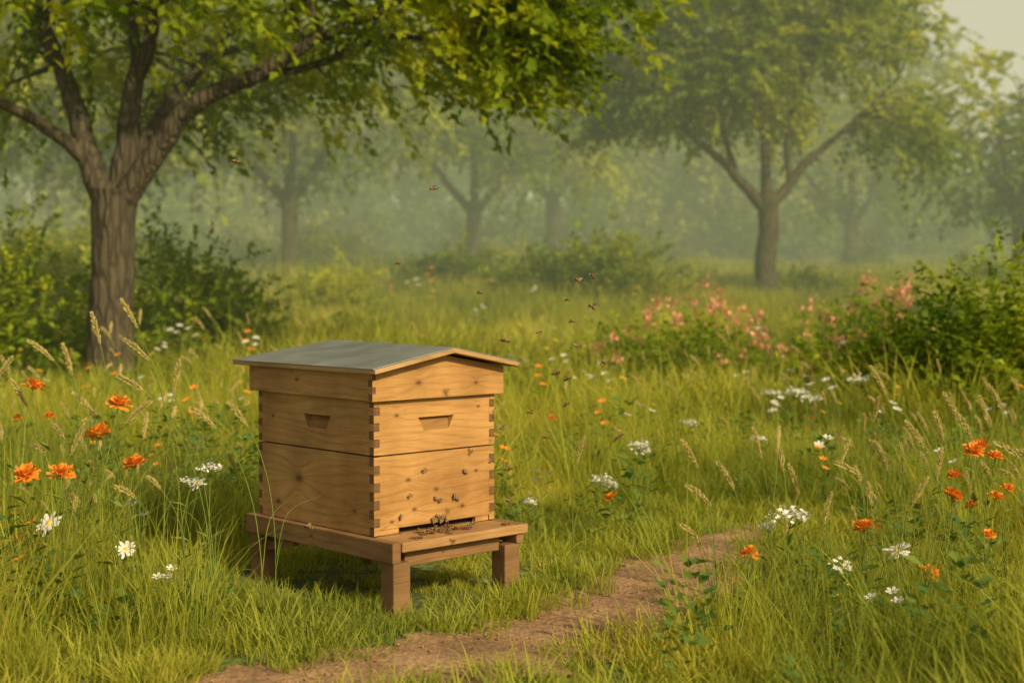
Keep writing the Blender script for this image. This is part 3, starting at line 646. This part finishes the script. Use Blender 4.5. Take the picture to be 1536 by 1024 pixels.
def dome(mb,c,Rm,r,h,mi):
    V=[c+Rm@np.array([0,0,h])];F=[];seg=10
    for i,(q,zq) in enumerate(((.5,.85),(.85,.5),(1,0))):
        for k in range(seg): V.append(c+Rm@np.array([r*q*math.cos(6.283*k/seg),r*q*math.sin(6.283*k/seg),h*zq]))
    F+=[(0,1+k,1+(k+1)%seg) for k in range(seg)]
    for i in range(2): F+=[(1+i*seg+k,1+(i+1)*seg+k,1+(i+1)*seg+(k+1)%seg,1+i*seg+(k+1)%seg) for k in range(seg)]
    mb.add(V,F,mi)
def stem(mb,base,top,r0,r1,g,bow=.06,nleaf=4,ll=.06):
    base=np.array(base,float);top=np.array(top,float); m=(base+top)/2+np.array([g.normal(0,bow),g.normal(0,bow),0])*np.linalg.norm(top-base)
    Q=catmull([base,m,top],6); V,F=tube(Q,np.linspace(r0,r1,len(Q)),5); mb.add(V,F,0)
    for k in range(nleaf):
        q=Q[g.integers(1,len(Q)-2)]; a=g.uniform(0,6.28); D=np.array([[math.cos(a),math.sin(a),g.uniform(.2,.9)]])
        Vl,Fl=leaves(q[None],D,np.array([[0,0,1.]])+g.normal(0,.2,(1,3)),np.array([ll*g.uniform(.6,1.3)]),w=.14); mb.add(Vl,Fl,0)
    return Q
def orange_flower(x,y,z,s=1.,seed=0):
    s*=.9; g=np.random.default_rng(seed+400); mb=MB(); zg=float(zf(x,y)); bxx=x+g.normal(0,.06)
    c=np.array([x,y,z]); Rm=frame(g.uniform(.05,.6),-1.57+g.normal(0,1.1))
    stem(mb,(bxx,y+g.normal(0,.04),zg-.02),c,.0024*s,.0016*s,g,nleaf=5)
    for lay,(n,L,el) in enumerate(((9,.042,.12),(9,.037,.42),(8,.030,.75),(6,.02,1.1))):
        for k in range(n): petal(mb,c+Rm@np.array([0,0,.002*lay]),Rm,6.283*k/n+lay*.35+g.normal(0,.14),L*s*g.uniform(.75,1.2),.028*s,el+g.normal(0,.16),1,ruf=.0055*s)
    dome(mb,c+Rm@np.array([0,0,.006*s]),Rm,.008*s,.01*s,2); dome(mb,c-Rm@np.array([0,0,.008*s]),Rm,.007*s,.008*s,0)
    obj('orange_marigold_flower',mb.mesh('orange_flower',[STEM,ORANGE,ORANGE_C]))
def daisy(x,y,z,s=1.,seed=0,tilt=.5):
    g=np.random.default_rng(seed+500); mb=MB(); zg=float(zf(x,y)); c=np.array([x,y,z]); Rm=frame(tilt+g.uniform(-.1,.2),-1.57+g.normal(0,.6))
    stem(mb,(x+g.normal(0,.05),y,zg-.02),c,.002*s,.0015*s,g,nleaf=3)
    for lay in range(2):
        for k in range(9): petal(mb,c+Rm@np.array([0,0,.002*lay]),Rm,6.283*k/9+lay*.35+g.normal(0,.1),.038*s*g.uniform(.8,1.1),.015*s,.12+.22*lay+g.normal(0,.12),1,curl=-.15)
    dome(mb,c+Rm@np.array([0,0,.003]),Rm,.010*s,.007*s,2)
    obj('white_daisy',mb.mesh('daisy',[STEM,WHITE,YELLOW]))
def umbel(x,y,z,s=1.,seed=0):
    g=np.random.default_rng(seed+600); mb=MB(); zg=float(zf(x,y)); c=np.array([x,y,z-.05*s])
    stem(mb,(x+g.normal(0,.04),y,zg-.02),c,.0025*s,.0018*s,g,nleaf=5,ll=.07)
    for k in range(20):
        r=.058*s*math.sqrt((k+.5)/20); a=k*2.4; t=c+np.array([r*math.cos(a),r*math.sin(a),.05*s-.2*r+g.normal(0,.005)]); V,F=tube([c,(c+t)/2+np.array([0,0,-.004]),t],[.001*s]*3,4); mb.add(V,F,0)
        for q in range(6):
            cc=t+g.normal(0,.006*s,3)*np.array([1,1,1.2]); Rm=frame(g.uniform(0,1.0),g.uniform(0,6.28))
            for p in range(5): 
                aa=6.283*p/5; d=Rm@np.array([math.cos(aa),math.sin(aa),.15]); e=Rm@np.array([-math.sin(aa),math.cos(aa),0]); L=.0068*s
                mb.add([cc,cc+d*L*.6+e*L*.4,cc+d*L,cc+d*L*.6-e*L*.4],[(0,1,2,3)],1)
    obj('white_yarrow',mb.mesh('yarrow',[STEM,WHITE],smooth=False))
OF=[(-1.417,4.2,.703,.85),(-1.165,4.2,.65,.95),(-1.226,4.2,.561,1.05),(-1.439,4.2,.441,1.05),(-1.335,4.2,.445,1.0),(-1.118,4.2,.474,.95),(-1.385,4.25,.61,.4),(-1.50,4.3,.60,.3),
 (1.047,4.2,.281,1.05),(.707,4.2,.207,.7),(1.24,4.2,.15,.75),(1.323,4.25,.37,.8),(1.40,4.3,.50,.85),(1.345,4.3,.425,.6),(1.47,4.3,.36,.6),(1.395,4.3,.335,.5),(1.417,4.2,.262,.5),(1.50,4.4,.47,.7),(1.44,4.35,.51,.7),(1.47,4.2,.40,.5),
 (.385,5.5,.18,.75),(.2,7,.35,.5)]
for i,(x,y,z,s) in enumerate(OF): orange_flower(x,y,z,s,i)
for i,(x,y,z,s,tl) in enumerate([(-1.374,4.2,.297,1.05,.6),(-1.148,4.2,.22,.75,.5),(.978,4.2,.17,.95,.5),(1.146,4.2,.215,1.1,.45),(.93,4.0,.07,.7,.4),(-1.02,4.6,.36,.7,.4)]): daisy(x,y,z,s,i,tl)
for i,(x,y,z,s) in enumerate([(.825,4.2,.335,1.05),(.77,4.25,.285,.45),(-.981,4.6,.42,.75),(-1.05,4.6,.375,.6),(.353,5.5,.26,.75),(.39,5.6,.22,.6),(.54,6,.34,.85),(.56,6.1,.30,.7),(.07,5.5,.17,.5),(1.6,8,.42,1.1),(1.7,8.1,.38,1.2),(1.5,8.2,.40,1.0),(2.1,8.6,.45,1.1),(.9,7.2,.32,.7),(1.15,6.6,.30,.7),(2.3,10.0,.62,1.0)]): umbel(x,y,z,s,i)

# seed-head grasses: stem as an arc (lean = total bend in radians), local origin at the base
def seedmesh(name,H,lean,seed,hl=.09):
    g=np.random.default_rng(seed+700); mb=MB(); n=26
    tt=np.linspace(0,1,n); th=g.normal(0,.04)+lean*(.15*tt+.85*tt**3); dx=np.sin(th)/(n-1); dz=np.cos(th)/(n-1)
    X=np.r_[0,np.cumsum(dx[1:])]; Z=np.r_[0,np.cumsum(dz[1:])]; k=H/Z.max(); Q=np.stack([X*k,np.cumsum(g.normal(0,.0015,n)),Z*k-.02],1)
    V,F=tube(Q,np.linspace(.0021,.0010,n),5); mb.add(V,F,0)
    seg=np.cumsum(np.r_[0,np.linalg.norm(np.diff(Q,axis=0),axis=1)]); tot=seg[-1]; ns=46
    for k in range(ns):
        sx=tot-hl*(k/ns); p=np.array([np.interp(sx,seg,Q[:,i]) for i in range(3)]); p0=np.array([np.interp(sx-.012,seg,Q[:,i]) for i in range(3)]); d=p-p0; d/=np.linalg.norm(d)+1e-9
        a=k*2.4+g.normal(0,.3); w=math.sin(math.pi*min(1,(k+5)/(ns+5)))**.7; o=np.cross(d,[math.cos(a),math.sin(a),.3]); o/=np.linalg.norm(o)
        D=(d+o*g.uniform(.3,.8))[None]; b=(p+o*.002*w)[None]
        Vl,Fl=leaves(b,D,np.cross(d,o)[None],np.array([.006+.010*w]),w=.2); mb.add(Vl,Fl,1)
        Vl,Fl=leaves(b,D,o[None]+.01,np.array([.006+.010*w]),w=.2); mb.add(Vl,Fl,1)
    for k in range(2):
        q=Q[int(n*g.uniform(.1,.4))]; a=g.uniform(0,6.28); L=g.uniform(.15,.3)
        V,F=tube(catmull([q,q+np.array([math.cos(a)*.04,math.sin(a)*.04,L*.6]),q+np.array([math.cos(a)*.15,math.sin(a)*.15,L*.8])],4),np.linspace(.002,.0004,9),3); mb.add(V,F,0)
    return mb.mesh(name,[STEM,STRAW]),Q[-1]
SG=[(-1.325,4.2,.85,-.3),(-1.43,4.2,.86,-1.0),(-1.165,4.25,.98,-.5),(-1.27,4.3,.94,-.3),(-1.15,4.15,.76,-1.1),(-1.07,4.2,.68,.9),(-.984,4.2,.80,.2),(-.95,4.2,.66,-1.0),(-.88,4.4,.66,-.8),(-1.325,4.3,.70,-.8),(-1.167,4.3,.86,-.9),(-1.24,4.1,.62,.5),(-1.50,4.25,.74,-.5),
 (.955,4.2,.50,-1.2),(1.17,4.2,.62,-.7),(.51,4.25,.56,-.6),(.61,4.2,.50,-.7),(.52,4.2,.43,-1.1),(.505,4.2,.31,-1.1),(.96,4.25,.40,.2),(1.43,4.2,.56,-1.1),(1.274,4.2,.54,.1),(1.31,4.4,.63,-.4),(1.39,4.4,.62,-.5),(1.45,4.4,.68,-.3),(.75,4.4,.58,-.3),(.25,4.9,.5,.4),(-1.55,4.4,.8,.6),(1.55,4.6,.7,-.6),(1.1,4.3,.55,-.5),(1.22,4.15,.46,.5),(.84,4.3,.48,-.4)]
for i,(x,y,z,l) in enumerate(SG):
    me,tip=seedmesh('seed_grass',z-float(zf(x,y)),l,i,hl=.10); bx_=x-tip[0]; obj('seed_head_grass',me,loc=(bx_,y,float(zf(x,y))))
sgc=bpy.data.collections.new('seed_grass_variants')
for i in range(6): me,tip=seedmesh('seed_grass_%02d'%i,[.5,.62,.45,.7,.55,.4][i],[.3,.9,1.2,.6,1.0,.5][i],i+60,hl=[.07,.09,.08,.10,.06,.07][i]); obj('seed_grass_%02d'%i,me,coll=sgc)
x,y=zone(3.8,10,22); d=pathd(x,y); hd=hdist(x,y)
k=(d>.42)&(hd>.5)&((np.abs(x+.1)>.8)|(y>5.8))&(rng.random(len(x))<np.where(y>6,.35,1)); x,y=x[k],y[k]; n=len(x)
scatter('meadow_seed_grass',np.stack([x,y,zf(x,y)],1),np.stack([x*0,x*0,rng.normal(3.14,1.2,n)],1),rng.uniform(.6,1.1,n),rng.integers(0,6,n),sgc)

# small scattered wildflowers
fc=bpy.data.collections.new('wildflower_variants')
for i,(mt,r,n) in enumerate(((YELLOW,.008,5),(WHITE,.011,6),(ORANGE,.011,7),(PINK,.012,6))):
    g=np.random.default_rng(900+i); mb=MB()
    for k in range(3):
        c=np.array([g.normal(0,.04),g.normal(0,.04),g.uniform(.14,.27)]); stem(mb,(c[0]*.5,c[1]*.5,-.02),c,.0013,.001,g,nleaf=2,ll=.04); Rm=frame(.4,g.uniform(-2.6,-.6))
        for p in range(n): petal(mb,c,Rm,6.283*p/n,r*1.3,r*.9,.3,1)
    obj('wildflower_%02d'%i,mb.mesh('wildflower_%02d'%i,[STEM,mt]),coll=fc)
x,y=zone(3.4,12,3.0); d=pathd(x,y); k=(d>.35)&((np.abs(x+.1)>.7)|(y>5.5)); x,y=x[k],y[k]
x2,y2=zone(12,24,.5); x=np.r_[x,x2]; y=np.r_[y,y2]
n=len(x); scatter('wildflowers',np.stack([x,y,zf(x,y)],1),np.stack([x*0,x*0,rng.uniform(0,6.28,n)],1),rng.uniform(.7,1.2,n)*(1+.05*y),rng.choice([0,0,1,1,2],n),fc)
pc=bpy.data.collections.new('pebble_variants')
for i in range(3):
    bpy.ops.mesh.primitive_ico_sphere_add(subdivisions=2,radius=1); o=bpy.context.object; 
    for c in list(o.users_collection): c.objects.unlink(o)
    pc.objects.link(o); o.name='pebble_%02d'%i; o.data.materials.append(DIRT); g=np.random.default_rng(i)
    for v in o.data.vertices: v.co*=g.uniform(.8,1.15); v.co.z*=.6
n=700; j=rng.integers(5,len(PC)-10,n); x=PC[j,0]+rng.normal(0,.1,n); y=PC[j,1]+rng.normal(0,.1,n)
scatter('path_pebbles',np.stack([x,y,zf(x,y)+.012],1),rng.uniform(0,6,(n,3)),rng.uniform(.002,.008,n)*rng.uniform(.5,1,n),rng.integers(0,3,n),pc)

# ---------------------------------------------------------------- haze: uniform mist volume, its emission standing in for scattered daylight
m=bpy.data.materials.new('haze'); m.use_nodes=True; nt=m.node_tree; nt.nodes.clear()
out=nt.nodes.new('ShaderNodeOutputMaterial'); SIG=.0125
va=nt.nodes.new('ShaderNodeVolumeAbsorption'); va.inputs['Density'].default_value=SIG; va.inputs['Color'].default_value=(0,0,0,1)
em=nt.nodes.new('ShaderNodeEmission'); em.inputs['Color'].default_value=(.47,.50,.25,1); em.inputs['Strength'].default_value=SIG
ad=nt.nodes.new('ShaderNodeAddShader'); nt.links.new(va.outputs[0],ad.inputs[0]); nt.links.new(em.outputs[0],ad.inputs[1]); nt.links.new(ad.outputs[0],out.inputs['Volume'])
mb=MB(); a=(-130,10,-6); b=(130,150,10)
mb.add([(a[0],a[1],a[2]),(b[0],a[1],a[2]),(b[0],b[1],a[2]),(a[0],b[1],a[2]),(a[0],a[1],b[2]),(b[0],a[1],b[2]),(b[0],b[1],b[2]),(a[0],b[1],b[2])],[(0,3,2,1),(4,5,6,7),(0,1,5,4),(2,3,7,6),(1,2,6,5),(3,0,4,7)])
obj('glowing_haze',mb.mesh('glowing_haze',[m],smooth=False))

# ---------------------------------------------------------------- light, sky, camera
el=math.radians(31); az=math.radians(139)
sd=Vector((math.sin(az)*math.cos(el),math.cos(az)*math.cos(el),math.sin(el)))
w=bpy.data.worlds.new('World'); sc.world=w; w.use_nodes=True; nt=w.node_tree; bg=nt.nodes['Background']
sky=nt.nodes.new('ShaderNodeTexSky'); sky.sky_type='NISHITA'; sky.sun_disc=False; sky.sun_elevation=el; sky.sun_rotation=az; sky.dust_density=5; sky.air_density=1
tc=nt.nodes.new('ShaderNodeTexCoord'); sp=nt.nodes.new('ShaderNodeSeparateXYZ'); nt.links.new(tc.outputs['Generated'],sp.inputs[0])
veil=nt.nodes.new('ShaderNodeMapRange'); veil.inputs['From Min'].default_value=.12; veil.inputs['From Max'].default_value=.6; veil.inputs['To Min'].default_value=.9; veil.inputs['To Max'].default_value=.12
nt.links.new(sp.outputs[2],veil.inputs[0])
warm=mixc(nt,1.0,sky.outputs[0],(1,.92,.74),'MULTIPLY')
nt.links.new(mixc(nt,veil.outputs[0],warm,(6.6,6.0,4.6)),bg.inputs[0]); bg.inputs[1].default_value=.13
sl=bpy.data.lights.new('sun','SUN'); sl.energy=4.9; sl.angle=math.radians(1.5); sl.color=(1,.81,.50); so=obj('sun',sl); so.rotation_euler=(-sd).to_track_quat('-Z','Y').to_euler(); so.location=(5,-8,10)
cd=bpy.data.cameras.new('camera'); cam=obj('camera',cd); cam.location=(0,0,1.0); cam.rotation_euler=(math.radians(90-2.2),0,0)
cd.lens=50; cd.sensor_width=36; cd.clip_end=2000; cd.clip_start=.05
cd.dof.use_dof=True; cd.dof.focus_distance=4.45; cd.dof.aperture_fstop=2.6
sc.camera=cam
sc.view_settings.view_transform='Standard'; sc.view_settings.look='None'; sc.view_settings.exposure=0
